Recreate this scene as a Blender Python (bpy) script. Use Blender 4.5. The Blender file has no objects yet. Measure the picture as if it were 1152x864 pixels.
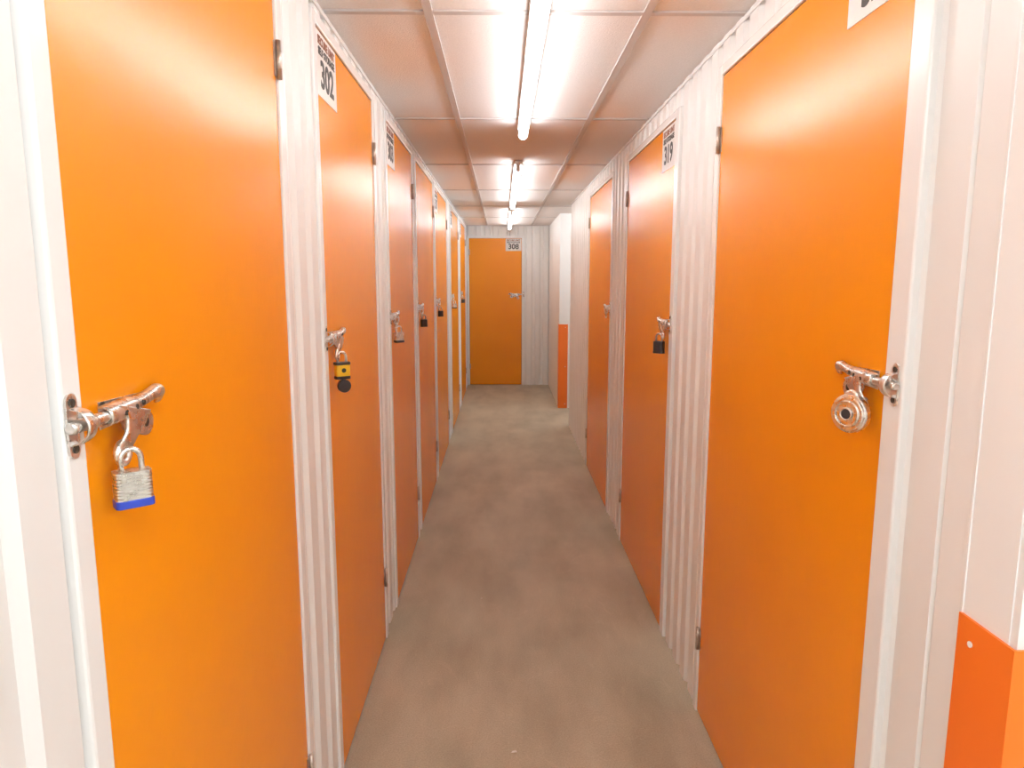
import bpy, bmesh, math
from mathutils import Vector, Matrix
scene = bpy.context.scene
scene.view_settings.view_transform = 'Standard'
scene.view_settings.look = 'None'

A = 0.488; B = 0.673; H = 1.48; CZ = 2.205; YE = 9.8
LT = 2.135; RT = 2.09; ET = 2.035
TUBE_L = 16.5; TUBE_NEAR = 64.0

# ---------------------------------------------------------------- materials
def nmat(name):
    m = bpy.data.materials.new(name); m.use_nodes = True
    nt = m.node_tree; b = nt.nodes['Principled BSDF']
    return m, nt, b
def noise_mat(name, c1, c2, scale=8, rough=0.5, metal=0.0, bump=0.0, bscale=60, stretch=(1,1,1), r2=None, spec=0.5, lo=0.35, hi=0.65):
    m, nt, b = nmat(name)
    tc = nt.nodes.new('ShaderNodeTexCoord'); mp = nt.nodes.new('ShaderNodeMapping')
    mp.inputs['Scale'].default_value = stretch
    nt.links.new(tc.outputs['Object'], mp.inputs['Vector'])
    n = nt.nodes.new('ShaderNodeTexNoise'); n.inputs['Scale'].default_value = scale; n.inputs['Detail'].default_value = 6
    nt.links.new(mp.outputs[0], n.inputs['Vector'])
    r = nt.nodes.new('ShaderNodeValToRGB')
    r.color_ramp.elements[0].position = lo; r.color_ramp.elements[1].position = hi
    r.color_ramp.elements[0].color = (*c1, 1); r.color_ramp.elements[1].color = (*c2, 1)
    nt.links.new(n.outputs['Fac'], r.inputs[0]); nt.links.new(r.outputs[0], b.inputs['Base Color'])
    b.inputs['Roughness'].default_value = rough; b.inputs['Metallic'].default_value = metal
    b.inputs['Specular IOR Level'].default_value = spec
    if r2 is not None:
        mr = nt.nodes.new('ShaderNodeMapRange'); mr.inputs['To Min'].default_value = rough; mr.inputs['To Max'].default_value = r2
        nt.links.new(n.outputs['Fac'], mr.inputs['Value']); nt.links.new(mr.outputs[0], b.inputs['Roughness'])
    if bump > 0:
        n2 = nt.nodes.new('ShaderNodeTexNoise'); n2.inputs['Scale'].default_value = bscale; n2.inputs['Detail'].default_value = 4
        nt.links.new(mp.outputs[0], n2.inputs['Vector'])
        bp = nt.nodes.new('ShaderNodeBump'); bp.inputs['Strength'].default_value = bump; bp.inputs['Distance'].default_value = 0.01
        nt.links.new(n2.outputs['Fac'], bp.inputs['Height']); nt.links.new(bp.outputs[0], b.inputs['Normal'])
    return m
M_wall = noise_mat('white_steel', (.84,.825,.80), (.87,.855,.83), 3, .38)
M_trim = noise_mat('white_gloss_trim', (.88,.87,.85), (.91,.90,.88), 3, .25)
M_door = noise_mat('orange_paint', (.90,.292,.001), (.93,.31,.002), 2.5, .27, bump=.06, bscale=22)
M_guard = noise_mat('orange_guard_paint', (.88,.17,.012), (.92,.19,.016), 3, .35)
M_ceil = noise_mat('ceiling_tile', (.86,.83,.81), (.91,.88,.86), 160, .85, bump=.25, bscale=220)
M_grid = noise_mat('ceiling_grid_steel', (.60,.56,.54), (.64,.60,.58), 5, .5)
M_zinc = noise_mat('zinc_steel', (.66,.63,.59), (.84,.82,.79), 60, .20, metal=.95, r2=.36)
M_zdark = noise_mat('dark_hole', (.03,.025,.02), (.05,.04,.03), 40, .6)
M_black = noise_mat('black_plastic', (.02,.02,.022), (.035,.035,.04), 40, .4)
M_blue = noise_mat('blue_bumper', (.02,.05,.42), (.03,.07,.5), 30, .4)
M_yellow = noise_mat('yellow_cover', (.85,.5,.02), (.9,.56,.03), 30, .4)
M_brass = noise_mat('brass', (.6,.42,.15), (.7,.5,.2), 40, .3, metal=.9)
M_signw = noise_mat('sign_white', (.78,.74,.70), (.82,.78,.74), 5, .4)
M_ink = noise_mat('sign_ink', (.03,.025,.02), (.05,.04,.035), 10, .5)
M_inkr = noise_mat('sign_brown_ink', (.25,.08,.03), (.3,.1,.04), 10, .5)
M_hinge = noise_mat('hinge_steel', (.45,.38,.32), (.6,.52,.45), 60, .35, metal=.8)
M_paper = noise_mat('paper', (.7,.65,.6), (.8,.75,.7), 40, .8)
# floor
M_floor, nt, b = nmat('floor_concrete')
tc = nt.nodes.new('ShaderNodeTexCoord')
def nz(scale, det=6, st=None, dist=0):
    n = nt.nodes.new('ShaderNodeTexNoise'); n.inputs['Scale'].default_value = scale; n.inputs['Detail'].default_value = det
    n.inputs['Distortion'].default_value = dist
    if st:
        mp = nt.nodes.new('ShaderNodeMapping'); mp.inputs['Scale'].default_value = st
        nt.links.new(tc.outputs['Object'], mp.inputs[0]); nt.links.new(mp.outputs[0], n.inputs['Vector'])
    else: nt.links.new(tc.outputs['Object'], n.inputs['Vector'])
    return n
def ramp(src, p0, c0, p1, c1):
    r = nt.nodes.new('ShaderNodeValToRGB'); e = r.color_ramp.elements
    e[0].position = p0; e[0].color = (*c0,1); e[1].position = p1; e[1].color = (*c1,1)
    nt.links.new(src, r.inputs[0]); return r
r1 = ramp(nz(1.6, 6).outputs['Fac'], .3, (.52,.45,.33), .7, (.65,.565,.42))
r2 = ramp(nz(200, 3).outputs['Fac'], .3, (.80,.80,.80), .65, (1,1,1))
r3 = ramp(nz(5, 8, (1,.35,1)).outputs['Fac'], .35, (.80,.78,.76), .62, (1,1,1))
r4 = ramp(nz(2.2, 3, (1,.8,1), 2.5).outputs['Fac'], .490, (.93,.93,.93), .503, (.93,.93,.93))
e = r4.color_ramp.elements; x = e.new(.4965); x.color = (1.0,1.0,1.0,1)
def mul(a, c):
    m = nt.nodes.new('ShaderNodeMix'); m.data_type = 'RGBA'; m.blend_type = 'MULTIPLY'; m.inputs[0].default_value = 1
    nt.links.new(a, m.inputs[6]); nt.links.new(c, m.inputs[7]); return m.outputs[2]
o = mul(mul(mul(r1.outputs[0], r2.outputs[0]), r3.outputs[0]), r4.outputs[0])
nt.links.new(o, b.inputs['Base Color']); b.inputs['Roughness'].default_value = .55
b.inputs['Specular IOR Level'].default_value = .3
# tube
def emis(name, s, col=(.92,.965,1.0)):
    m, nt, b = nmat(name)
    b.inputs['Base Color'].default_value = (.9,.9,.9,1)
    b.inputs['Emission Color'].default_value = (*col,1); b.inputs['Emission Strength'].default_value = s
    return m
M_tube = emis('fluorescent_glow', TUBE_L)
M_tube2 = emis('fluorescent_glow_bright', TUBE_NEAR)

# ---------------------------------------------------------------- helpers
def empty(name, loc):
    e = bpy.data.objects.new(name, None); e.empty_display_size = .05; e.location = loc
    scene.collection.objects.link(e); return e
def finish(bm, name, mats, parent=None, smooth=False, bevel=0):
    bmesh.ops.recalc_face_normals(bm, faces=bm.faces[:])
    me = bpy.data.meshes.new(name); bm.to_mesh(me); bm.free()
    if not isinstance(mats, (list, tuple)): mats = [mats]
    for m in mats: me.materials.append(m)
    ob = bpy.data.objects.new(name, me); scene.collection.objects.link(ob)
    if parent:
        ob.parent = parent; ob.matrix_parent_inverse = Matrix.Translation(-Vector(parent.location))
    if smooth:
        for p in me.polygons: p.use_smooth = True
    if bevel:
        md = ob.modifiers.new('b', 'BEVEL'); md.width = bevel; md.segments = 2; md.limit_method = 'ANGLE'
    return ob
def box(bm, x0, x1, y0, y1, z0, z1, M=None, mi=0):
    c = [(x0,y0,z0),(x1,y0,z0),(x1,y1,z0),(x0,y1,z0),(x0,y0,z1),(x1,y0,z1),(x1,y1,z1),(x0,y1,z1)]
    v = [bm.verts.new((M @ Vector(p)) if M else p) for p in c]
    for f in ((0,1,2,3),(4,5,6,7),(0,1,5,4),(1,2,6,5),(2,3,7,6),(3,0,4,7)):
        bm.faces.new([v[i] for i in f]).material_index = mi
def tube(bm, pts, r, M=None, seg=12, mi=0, closed=False):
    P = [Vector(p) for p in pts]; n = len(P); rings = []
    ref = None
    for i in range(n):
        if closed: t = P[(i+1)%n]-P[i-1]
        else: t = P[min(i+1,n-1)]-P[max(i-1,0)]
        t.normalize()
        if ref is None:
            ref = Vector((0,0,1)) if abs(t.z) < .9 else Vector((1,0,0))
            ref = (ref - t*ref.dot(t)).normalized()
        else: ref = (ref - t*ref.dot(t)).normalized()
        u = t.cross(ref); rr = r[i] if isinstance(r,(list,tuple)) else r
        ring = []
        for k in range(seg):
            a = 2*math.pi*k/seg
            p = P[i] + (ref*math.cos(a)+u*math.sin(a))*rr
            ring.append(bm.verts.new((M @ p) if M else p))
        rings.append(ring)
    m = n if closed else n-1
    for i in range(m):
        a, c = rings[i], rings[(i+1)%n]
        for k in range(seg):
            f = bm.faces.new([a[k],a[(k+1)%seg],c[(k+1)%seg],c[k]]); f.material_index = mi; f.smooth = True
    if not closed:
        bm.faces.new(rings[0]).material_index = mi; bm.faces.new(rings[-1]).material_index = mi
def circ(c, r, ax, n=20, a0=0, a1=2*math.pi, full=True):
    out = []
    m = n if full else n+1
    for i in range(m):
        a = a0+(a1-a0)*i/n; p = Vector(c)
        if ax == 'n': p += Vector((r*math.cos(a),0,r*math.sin(a)))
        if ax == 's': p += Vector((0,r*math.cos(a),r*math.sin(a)))
        if ax == 'z': p += Vector((r*math.cos(a),r*math.sin(a),0))
        out.append(p)
    return out
def prism(bm, outline, n0, n1, M=None, mi=0):
    """outline in (s,z), extruded along n"""
    a = [Vector((s,n0,z)) for s,z in outline]; c = [Vector((s,n1,z)) for s,z in outline]
    a = [bm.verts.new((M@p) if M else p) for p in a]; c = [bm.verts.new((M@p) if M else p) for p in c]
    bm.faces.new(a).material_index = mi; bm.faces.new(c).material_index = mi
    k = len(a)
    for i in range(k): bm.faces.new([a[i],a[(i+1)%k],c[(i+1)%k],c[i]]).material_index = mi
def catmull(P, k=5):
    out = []; n = len(P)
    for i in range(n):
        p0,p1,p2,p3 = [Vector(P[(i+j-1)%n]) for j in range(4)]
        for q in range(k):
            t = q/k
            out.append(tuple(.5*((2*p1)+(p2-p0)*t+(2*p0-5*p1+4*p2-p3)*t*t+(3*p1-p0-3*p2+p3)*t**3)))
    return out
def smooth_open(P, k=5):
    P = [Vector(p) for p in P]; Q = [P[0]]+P+[P[-1]]; out = []
    for i in range(len(P)-1):
        p0,p1,p2,p3 = Q[i:i+4]
        for q in range(k):
            t = q/k
            out.append(.5*((2*p1)+(p2-p0)*t+(2*p0-5*p1+4*p2-p3)*t*t+(3*p1-p0-3*p2+p3)*t**3))
    out.append(P[-1]); return out
def pressed(bm, path, M, th=.0028, seg=8, power=1.0):
    """pressed-steel strap with a crowned cross-section.
    path rows: (s, n, z, half_width, crown); width runs across the path within the s,z plane.
    power<1 squares the crown off into a flat top with rounded flanges"""
    rows = []
    P5 = smooth_open([Vector(p[:3]) for p in path], 4)
    n = len(P5)
    def lerp(col, i):
        t = i/4; a = int(t); f = t-a; f = f*f*(3-2*f); c = min(a+1, len(path)-1); return path[a][col]*(1-f)+path[c][col]*f
    def sp(v): return math.copysign(abs(v)**power, v)
    for i in range(n):
        t = P5[min(i+1,n-1)]-P5[max(i-1,0)]
        w = Vector((-t.z,0,t.x)).normalized() if (abs(t.x)+abs(t.z))>1e-6 else Vector((0,0,1))
        nn = Vector((0,1,0))
        hw, cr = lerp(3,i), lerp(4,i)
        top=[]; bot=[]
        for k in range(seg+1):
            a = math.pi*k/seg
            off = w*(hw*sp(math.cos(a))) + nn*(cr*sp(math.sin(a)))
            off2 = w*((hw-th)*sp(math.cos(a))) + nn*((cr-th)*sp(math.sin(a)) if cr>th else -th)
            top.append(bm.verts.new(M@(P5[i]+off))); bot.append(bm.verts.new(M@(P5[i]+off2)))
        rows.append((top,bot))
    for i in range(n-1):
        for k in range(seg):
            for q in (0,1):
                f = bm.faces.new([rows[i][q][k],rows[i][q][k+1],rows[i+1][q][k+1],rows[i+1][q][k]]); f.smooth=True
        for k in (0,seg):
            bm.faces.new([rows[i][0][k],rows[i+1][0][k],rows[i+1][1][k],rows[i][1][k]])
    for i in (0,n-1):
        for k in range(seg):
            bm.faces.new([rows[i][0][k],rows[i][0][k+1],rows[i][1][k+1],rows[i][1][k]])
def capsule(cs, cz, w, h, n=8):
    r = w/2; out = []
    for i in range(n+1):
        a = math.pi*i/n; out.append((cs+r*math.cos(a), cz+h/2-r+r*math.sin(a)))
    for i in range(n+1):
        a = math.pi+math.pi*i/n; out.append((cs+r*math.cos(a), cz-h/2+r+r*math.sin(a)))
    return out
def disc2(cs, cz, r, n=18): return [(cs+r*math.cos(2*math.pi*i/n), cz+r*math.sin(2*math.pi*i/n)) for i in range(n)]
def frameM(origin, s, n):
    s = Vector(s); n = Vector(n); z = Vector((0,0,1))
    M = Matrix((( s.x,n.x,z.x,origin[0]),(s.y,n.y,z.y,origin[1]),(s.z,n.z,z.z,origin[2]),(0,0,0,1)))
    return M

# ---------------------------------------------------------------- corrugated walls
PITCH=.115; DEP=.013
PROF = [(0,0),(.060,0),(.072,1),(.101,1),(.113,0)]
def profile(y0, y1):
    out = []
    k = math.floor(y0/PITCH)-1
    pts = []
    while k*PITCH < y1+PITCH:
        for s,d in PROF: pts.append((k*PITCH+s, d*DEP))
        k += 1
    def at(y):
        for i in range(len(pts)-1):
            if pts[i][0] <= y <= pts[i+1][0]:
                t = (y-pts[i][0])/max(1e-6,pts[i+1][0]-pts[i][0]); return pts[i][1]*(1-t)+pts[i+1][1]*t
        return 0
    out = [(y0,at(y0))]+[p for p in pts if y0 < p[0] < y1]+[(y1,at(y1))]
    return out
def corr(bm, M, s0, s1, z0, z1):
    """ribbed sheet in local frame s,n,z (n toward corridor), front and closed back"""
    pr = profile(s0, s1)
    f0 = [bm.verts.new(M@Vector((s,-d,z0))) for s,d in pr]; f1 = [bm.verts.new(M@Vector((s,-d,z1))) for s,d in pr]
    for i in range(len(pr)-1): bm.faces.new([f0[i],f0[i+1],f1[i+1],f1[i]])
    b0 = [bm.verts.new(M@Vector((s,-.05,z0))) for s in (s0,s1)]; b1 = [bm.verts.new(M@Vector((s,-.05,z1))) for s in (s0,s1)]
    bm.faces.new([b0[0],b0[1],b1[1],b1[0]])
    bm.faces.new([f0[0],f1[0],b1[0],b0[0]]); bm.faces.new([f0[-1],f1[-1],b1[1],b0[1]])
    bm.faces.new(f0+[b0[1],b0[0]]); bm.faces.new(f1+[b1[1],b1[0]])

FW = .038   # frame width
left_doors = [(.797,1.597),(1.935,2.735),(3.05,3.88),(4.05,5.02),(5.17,6.22),(6.70,7.80),(8.20,9.30)]
right_doors = [(1.20,2.225),(2.79,3.82),(4.36,5.44)]
ED0, ED1 = -.455, .272
ML = frameM((-A,0,0),(0,1,0),(1,0,0)); MR = frameM((B,0,0),(0,1,0),(-1,0,0)); ME = frameM((0,YE,0),(1,0,0),(0,-1,0))
def ribbed_wall(name, M, s0, s1, doors, top, extra=None):
    bm = bmesh.new(); cur = s0
    for a, c in doors:
        if a-FW > cur+.001: corr(bm, M, cur, a-FW, 0, CZ)
        corr(bm, M, max(a-FW,cur), c+FW, top+FW*.8, CZ)
        cur = c+FW
    if s1 > cur+.001: corr(bm, M, cur, s1, 0, CZ)
    return finish(bm, name, M_wall)
ribbed_wall('wall_left', ML, -2.5, YE, left_doors, LT)
bm = bmesh.new()
cur = 1.02
for a, c in right_doors:
    corr(bm, MR, cur, a-FW-.02, 0, CZ); corr(bm, MR, a-FW-.02, c+FW, RT+FW*.8, CZ); cur = c+FW
corr(bm, MR, cur, 7.0, 0, CZ)
box(bm, B, B+.05, .847, 1.02, 0, CZ)
finish(bm, 'wall_right', M_wall)
ribbed_wall('wall_end', ME, -A, .65, [(ED0,ED1)], ET)
bm = bmesh.new(); box(bm, B+.05, 3.0, .847, .897, 0, CZ); finish(bm, 'wall_junction', M_wall)
bm = bmesh.new(); box(bm, 3.0, 3.05, -2.5, .847, 0, CZ); finish(bm, 'wall_junction_end', M_wall)
bm = bmesh.new(); box(bm, -A-.05, 3.05, -2.55, -2.5, 0, CZ); finish(bm, 'wall_back', M_wall)
bm = bmesh.new(); box(bm, B+.05, 2.5, 6.95, 7.0, 0, CZ); finish(bm, 'wall_side_passage_near', M_wall)
bm = bmesh.new(); box(bm, 2.5, 2.55, 6.95, 8.05, 0, CZ); finish(bm, 'wall_side_passage_end', M_wall)
bm = bmesh.new(); box(bm, .65, 2.5, 8.0, 8.05, 0, CZ); box(bm, .65, .70, 8.05, YE+.05, 0, CZ); finish(bm, 'wall_right_far', M_wall)
# floor / ceiling
bm = bmesh.new(); box(bm, -A-.06, 3.06, -2.56, YE+.06, -.1, 0); finish(bm, 'floor', M_floor)
bm = bmesh.new(); box(bm, -A-.06, 3.06, -2.56, YE+.06, CZ, CZ+.1); finish(bm, 'ceiling', M_ceil)
bm = bmesh.new()
for x in (-.2,.4): box(bm, x-.012, x+.012, -2.49, YE-.003, CZ-.006, CZ-.0003)
for x in (1.0,1.6,2.2,2.8): box(bm, x-.012, x+.012, -2.49, .84, CZ-.006, CZ-.0003)
k = 2.05-1.29*3
while k < YE:
    x1 = 2.99 if k < .8 else (B-.002 if k<7 or k>8 else 2.45)
    if k > 8: x1 = .648
    box(bm, -A+.002, x1, k-.012, k+.012, CZ-.0055, CZ-.0003); k += 1.29
finish(bm, 'trim_ceiling_grid', M_grid)
# wall-angle trims
bm = bmesh.new()
box(bm, -A, -A+.004, -2.49, YE-.002, CZ-.018, CZ-.0065); box(bm, B-.004, B, .85, 6.99, CZ-.018, CZ-.0065)
finish(bm, 'trim_ceiling_edge', M_trim)
# corner flashing near right
bm = bmesh.new()
box(bm, B-.002, B, .86, .952, 0.0, CZ-.02); box(bm, B-.004, B-.0, .952, .958, 0, CZ-.02)
finish(bm, 'trim_corner', M_trim)

# ---------------------------------------------------------------- doors
def hinge(M, s, z, parent):
    bm = bmesh.new()
    tube(bm, [(s,.010,z-.04),(s,.010,z+.04)], .0055, M, 10)
    for q in (-.018,.018): tube(bm, [(s,.010,z+q-.001),(s,.010,z+q+.001)], .0062, M, 10)
    prism(bm, [(s-.016,z-.036),(s-.003,z-.036),(s-.003,z+.036),(s-.016,z+.036)], .0035, .0055, M)
    prism(bm, [(s+.003,z-.036),(s+.014,z-.036),(s+.014,z+.036),(s+.003,z+.036)], .009, .0105, M)
    finish(bm, 'hinge', M_hinge, parent)
def door(M, a, c, top, idx, latch_side=-1, fn=FW):
    o = M@Vector(((a+c)/2,0,0)); e = empty('door_%d'%idx, o)
    bm = bmesh.new()
    prism(bm, [(a+.003,.008),(c-.003,.008),(c-.003,top-.003),(a+.003,top-.003)], -.035, .003, M)
    finish(bm, 'panel', M_door, e, bevel=.003)
    bm = bmesh.new()
    g0 = a-(fn if latch_side<0 else min(FW,.03)); g1 = c+FW
    for s0,s1 in ((g0,a),(c,g1)):
        prism(bm, [(s0,0),(s1,0),(s1,top+FW*.8),(s0,top+FW*.8)], -.04, .008, M)
    prism(bm, [(a,top),(c,top),(c,top+FW*.8),(a,top+FW*.8)], -.04, .008, M)
    finish(bm, 'frame', M_trim, e, bevel=.004)
    hs = c if latch_side < 0 else a
    for z in (top-.19, .27): hinge(M, hs, z, e)
    return e

# ---------------------------------------------------------------- latches and padlocks
EAR = catmull([(.095,-.002),(.120,-.012),(.140,-.012),(.157,-.020),(.160,-.034),(.148,-.046),(.128,-.044),(.112,-.034),(.092,-.032),(.082,-.016)], 4)
def latch(M0, se, z, dirn=1):
    S = Matrix.Diagonal((dirn,1,1,1))
    M = M0 @ Matrix.Translation((se,0,z)) @ S
    e = empty('door_latch', M@Vector((0.05,.01,0)))
    bm = bmesh.new()
    prism(bm, capsule(-.026,0,.020,.074), .008, .011, M)
    for q in (-.026,.026): prism(bm, disc2(-.026,q,.005), .011, .0125, M, 1)
    pressed(bm, [(-.024,.0105,-.022,.009,.002),(-.024,.022,-.018,.009,.002),(-.024,.030,-.008,.009,.002),(-.024,.031,.004,.009,.002),(-.024,.024,.016,.009,.002),(-.024,.0105,.020,.009,.002)], M, .002, 4)
    finish(bm, 'staple', [M_zinc, M_zdark], e)
    bm = bmesh.new()
    tube(bm, [(-.042,.0165,.0),(-.039,.0165,.0),(.085,.0165,.0),(.088,.0165,.0)], [.005,.0075,.0075,.005], M, 18)
    tube(bm, [(-.008,.0165,.0),(.0,.0165,.0)], .0095, M, 18)
    finish(bm, 'bolt', M_zinc, e)
    # flat backing plate with screw ears
    bm = bmesh.new()
    prism(bm, EAR, .003, .006, M); prism(bm, disc2(.141,-.029,.0065), .006, .0068, M, 1)
    prism(bm, [(.036,-.018),(.100,-.015),(.150,-.006),(.150,.012),(.036,.016)], .003, .0045, M)
    finish(bm, 'backing_plate', [M_zinc, M_zdark], e, bevel=.0006)
    # pressed channel arm over the bolt, waisted, then flaring into a hooked tail
    bm = bmesh.new()
    pressed(bm, [(.026,.010,.000,.0125,.0165),(.048,.010,.001,.0130,.0175),(.075,.010,.003,.0120,.0175),(.105,.010,.005,.0085,.0150),(.132,.011,.008,.0080,.0120),(.156,.012,.011,.0100,.0110),(.172,.009,.006,.0100,.0090),(.178,.004,-.005,.0075,.0060)], M, .0025, 10, .7)
    finish(bm, 'hasp_arm', M_zinc, e)
    bm = bmesh.new()
    # neck sweeping down from the arm to the padlock eye (wide shoulder, concave sides)
    pressed(bm, [(.080,.0235,.002,.040,.0045),(.077,.0245,-.008,.029,.0045),(.071,.025,-.019,.0185,.0045),(.064,.024,-.030,.0130,.0045),(.057,.021,-.041,.0125,.0045)], M, .0028, 8, .6)
    tube(bm, circ((.052,.020,-.050), .0125, 'n', 20), .0050, M, 8, closed=True)
    finish(bm, 'hasp_neck', M_zinc, e)
    bm = bmesh.new()
    for p in ((.055,.0275,.000),(.080,.0275,.003),(.100,.0262,.005)):
        tube(bm, [(p[0],p[1]-.002,p[2]),(p[0],p[1]+.0008,p[2])], .0034, M, 12)
    finish(bm, 'rivets', M_zdark, e)
    return M
def rounded(w, d, r=.006, n=4):
    out = []
    for cx,cy,a0 in ((w/2-r,d/2-r,0),(-w/2+r,d/2-r,90),(-w/2+r,-d/2+r,180),(w/2-r,-d/2+r,270)):
        for i in range(n+1):
            a = math.radians(a0+90*i/n); out.append((cx+r*math.cos(a), cy+r*math.sin(a)))
    return out
def zprism(bm, outline, z0, z1, M, mi=0):
    a = [bm.verts.new(M@Vector((x,y,z0))) for x,y in outline]; c = [bm.verts.new(M@Vector((x,y,z1))) for x,y in outline]
    bm.faces.new(a).material_index = mi; bm.faces.new(c).material_index = mi; k = len(a)
    for i in range(k): bm.faces.new([a[i],a[(i+1)%k],c[(i+1)%k],c[i]]).material_index = mi
def padlock(ML_, kind, s=.052, n=.030, z=-.050, ang=45, sc=1.0):
    M = ML_ @ Matrix.Translation((s,n,z)) @ Matrix.Rotation(math.radians(ang),4,'Z') @ Matrix.Scale(sc,4)
    e = empty('padlock', M@Vector((0,0,-.04)))
    if kind == 'disc':
        bm = bmesh.new()
        prism(bm, disc2(0,-.028,.030,32), -.011, .011, M)
        prism(bm, disc2(0,-.028,.033,32), -.007, .007, M)
        finish(bm, 'body', M_zinc, e, bevel=.003)
        bm = bmesh.new()
        tube(bm, circ((0,.012,-.028),.021,'n',28), .002, M, 8, closed=True)
        prism(bm, disc2(0,-.028,.010), .010, .0135, M, 1)
        tube(bm, circ((0,.0135,-.028),.010,'n',20), .0015, M, 8, closed=True)
        finish(bm, 'cylinder_core', [M_zinc, M_black], e)
        bm = bmesh.new(); tube(bm, [(-.012,0,-.002),(-.008,0,.006),(0,0,.009),(.008,0,.006),(.012,0,-.002)], .004, M, 10)
        finish(bm, 'shackle', M_zinc, e); return
    W,D,Hh = .042,.024,.036
    bm = bmesh.new()
    tube(bm, [(-.0115,0,-.024),(-.0115,0,-.006)]+[(-.0115*math.cos(t),0,-.006+.0125*math.sin(t)) for t in [math.pi*i/10 for i in range(1,10)]]+[(.0115,0,-.006),(.0115,0,-.024)], .0034, M, 10)
    finish(bm, 'shackle', M_zinc if kind!='dark' else M_hinge, e)
    bm = bmesh.new()
    if kind == 'laminated' or kind=='steel':
        nl = 9; h = Hh/nl
        for i in range(nl):
            z1 = -.020-i*h
            zprism(bm, rounded(W,D), z1-h*.75, z1, M); 
            if i<nl-1: zprism(bm, rounded(W-.005,D-.005), z1-h, z1-h*.75, M)
        for x in (-.014,.014):
            for y in (-.006,.006): zprism(bm, [(x+p*.5,y+q*.5) for p,q in disc2(0,0,.004,8)], -.0195, -.019, M)
        finish(bm, 'body', M_zinc, e)
        bm = bmesh.new(); zprism(bm, rounded(W+.002,D+.002), -.020-Hh-.009, -.020-Hh+.001, M)
        finish(bm, 'bumper', M_blue if kind=='laminated' else M_black, e, bevel=.001)
    else:
        col = {'yellow':M_yellow,'dark':M_black,'brass':M_brass}[kind]
        zprism(bm, rounded(W*.9,D), -.020-Hh, -.020, M); finish(bm, 'body', col, e, bevel=.002)
        bm = bmesh.new(); zprism(bm, rounded(W*.92,D+.001), -.020-Hh-.007, -.020-Hh+.001, M)
        prism(bm, disc2(0,-.04,.006), D/2-.001, D/2+.001, M)
        finish(bm, 'base_cap', M_black, e, bevel=.001)
        if kind == 'yellow':
            bm = bmesh.new(); zprism(bm, rounded(W*.95,D+.002), -.026, -.0195, M)
            finish(bm, 'top_cap', M_black, e)
            bm = bmesh.new(); prism(bm, disc2(.004,-.082,.017,20), -.006, .006, M)
            tube(bm, circ((.004,0,-.066),.004,'n',10), .0012, M, 6, closed=True)
            finish(bm, 'keyhole_cover', M_black, e, bevel=.002)

# ---------------------------------------------------------------- signs
def text_mesh(txt, size, bold, T, parent, mat, name):
    cu = bpy.data.curves.new('t','FONT'); cu.body = txt; cu.size = size; cu.align_x = 'CENTER'; cu.align_y='CENTER'
    cu.extrude = .0004; cu.offset = bold
    to = bpy.data.objects.new('t', cu); scene.collection.objects.link(to)
    bpy.context.view_layer.update()
    me = bpy.data.meshes.new_from_object(to.evaluated_get(bpy.context.evaluated_depsgraph_get()))
    bpy.data.objects.remove(to); me.transform(T); me.materials.clear(); me.materials.append(mat); me.name = name
    ob = bpy.data.objects.new(name, me); scene.collection.objects.link(ob)
    ob.parent = parent; ob.matrix_parent_inverse = Matrix.Translation(-Vector(parent.location))
def sign(M0, sc, zc, num, W=.215, Hs=.165):
    n = (M0.to_3x3() @ Vector((0,1,0))); up = Vector((0,0,1)); X = up.cross(n)
    c = M0 @ Vector((sc,0,zc)); k = Hs/.165
    e = empty('door_number_sign', c + n*.004)
    def T(dx, dz, off=.0055):
        o = c + X*dx + up*dz*k + n*off
        return Matrix(((X.x,up.x,n.x,o.x),(X.y,up.y,n.y,o.y),(X.z,up.z,n.z,o.z),(0,0,0,1)))
    bm = bmesh.new(); prism(bm, [(sc-W/2,zc-Hs/2),(sc+W/2,zc-Hs/2),(sc+W/2,zc+Hs/2),(sc-W/2,zc+Hs/2)], .0031, .005, M0)
    finish(bm, 'plate', M_signw, e)
    text_mesh('SECURE UNIT', .030*k, .0010, T(0,.060), e, M_inkr, 'heading_text')
    text_mesh('SELF STORAGE', .027*k, .0010, T(0,.033), e, M_ink, 'subheading_text')
    text_mesh(str(num), .098*k, .0025, T(0,-.026), e, M_ink, 'number_text')

idx = 1
kinds = ['laminated','yellow','steel','dark','dark','steel','dark']
for i,(a,c) in enumerate(left_doors):
    door(ML, a, c, LT, idx); idx += 1
    M = latch(ML, a, 1.318)
    padlock(M, kinds[i], s=.046 if i==0 else .052, n=.032, ang=50 if i==0 else 55, sc=1.0 if i!=1 else 1.1)
    if i != 3: sign(ML, a+.115, LT-.09, 301+i)
for i,(a,c) in enumerate(right_doors):
    door(MR, a, c, RT, idx, fn=FW+.02); idx += 1
    M = latch(MR, a-(.012 if i==0 else 0), 1.303)
    if i == 0: padlock(M, 'disc', s=.056, n=.040, z=-.034, ang=30, sc=1.08)
    elif i == 1: padlock(M, 'dark', n=.034, ang=50, sc=1.15)
    if i == 0: sign(MR, a+.125, RT-.068, 320, Hs=.130)
    if i == 1: sign(MR, a+.118, RT-.09, 319)
door(ME, ED0, ED1, ET, idx, latch_side=1)
M = latch(ME, .272, 1.27, dirn=-1)
sign(ME, .272-.115, ET-.09, 308)

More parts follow.
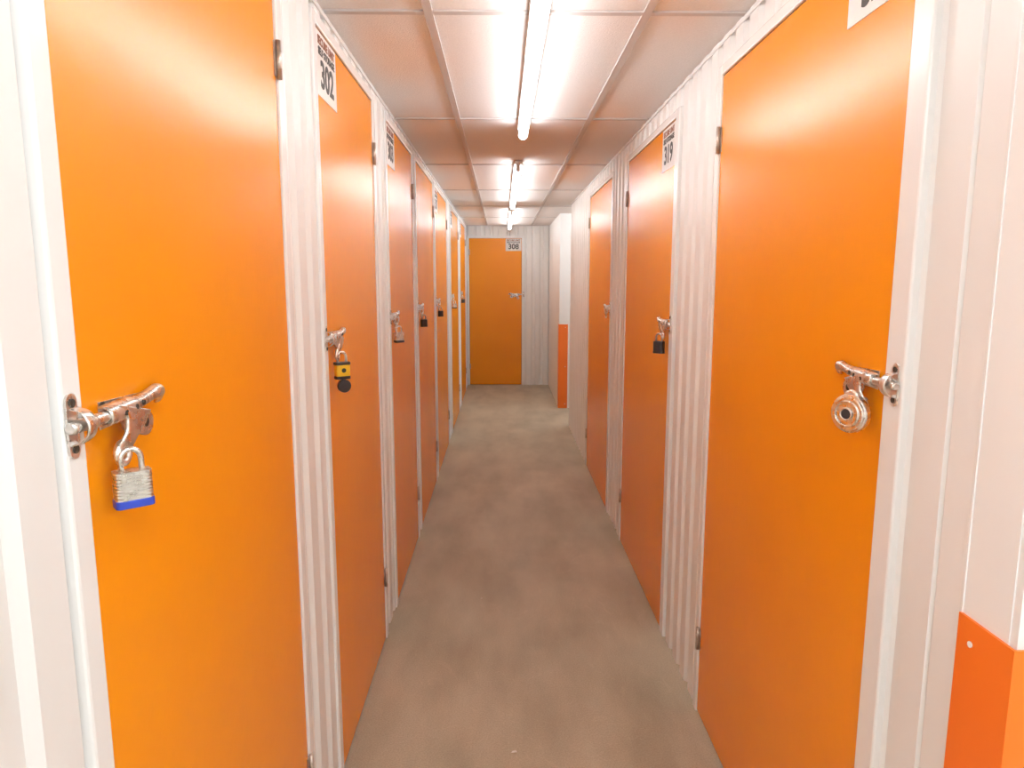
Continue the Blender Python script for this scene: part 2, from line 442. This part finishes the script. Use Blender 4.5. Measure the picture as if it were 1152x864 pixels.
# ---------------------------------------------------------------- corner guards
def guard(cx, cy, legs, h, sy):
    """L shaped protector on corner (cx,cy): leg along y, leg along x"""
    e = empty('corner_guard', (cx,cy,0)); g=.0005
    bm = bmesh.new()
    def path(off): return [(cx-g-off, cy+sy*legs),(cx-g-off, cy-sy*(g+off)),(cx+legs, cy-sy*(g+off))]
    zprism(bm, path(.004)+path(.0)[::-1], 0, h, Matrix.Identity(4))
    finish(bm,'angle',M_guard,e)
    bm=bmesh.new()
    for z in (h-.035, h*.5, .05):
        y=cy+sy*legs*.72
        tube(bm,[(cx-g-.004,y,z),(cx-g-.006,y,z)],.0045,None,12)
        x=cx+legs*.72
        tube(bm,[(x,cy-sy*(g+.004),z),(x,cy-sy*(g+.006),z)],.0045,None,12)
    finish(bm,'screws',M_trim,e)
guard(B-.002, .847, .107, 1.0, 1)
guard(.65, 8.0, .10, .97, 1)

# ---------------------------------------------------------------- fluorescent lights
def fitting(y0, y1, m, x=.1, name='fluorescent_light'):
    e = empty(name, (x,(y0+y1)/2,CZ))
    bm = bmesh.new(); box(bm, x-.026, x+.026, y0, y1, CZ-.030, CZ-.0062)
    for y in (y0, y1-.012): box(bm, x-.013, x+.013, y, y+.012, CZ-.073, CZ-.030)
    finish(bm, 'batten', M_trim, e, bevel=.003)
    bm = bmesh.new(); tube(bm, [(x,y0+.012,CZ-.054),(x,y1-.012,CZ-.054)], .021, None, 20)
    finish(bm, 'tube', m, e)
fitting(1.10,3.45,M_tube); fitting(4.45,6.80,M_tube); fitting(7.45,9.55,M_tube)
fitting(-2.0,.30,M_tube2)
fitting(-1.8,.5,M_tube2,x=1.9)
fitting(7.15,7.85,M_tube2,x=1.3)  # unseen fitting, added to brighten the dark side passage
# small scraps of paper on the floor
bm = bmesh.new()
for x,y,s in ((.035,2.02,.010),(.30,1.75,.004),(-.1,3.1,.005)):
    v=[bm.verts.new((x+s*a,y+s*c,.001+s*.25*d)) for a,c,d in ((-1,-.4,0),(0,-.6,1),(1,-.2,.2),(.6,.6,.8),(-.5,.5,.1))]
    bm.faces.new(v)
finish(bm,'floor_debris',M_paper)

w = bpy.data.worlds.new('w'); scene.world = w; w.use_nodes = True
w.node_tree.nodes['Background'].inputs[0].default_value = (1,.95,.9,1); w.node_tree.nodes['Background'].inputs[1].default_value = .05

cam = bpy.data.cameras.new('camera'); co = bpy.data.objects.new('camera', cam); scene.collection.objects.link(co)
cam.sensor_width = 36; cam.lens = 788.6/1152*36; cam.clip_start = .02
co.location = (0,0,H); co.rotation_euler = (math.radians(90-8.51),0,math.radians(-.8))
scene.camera = co
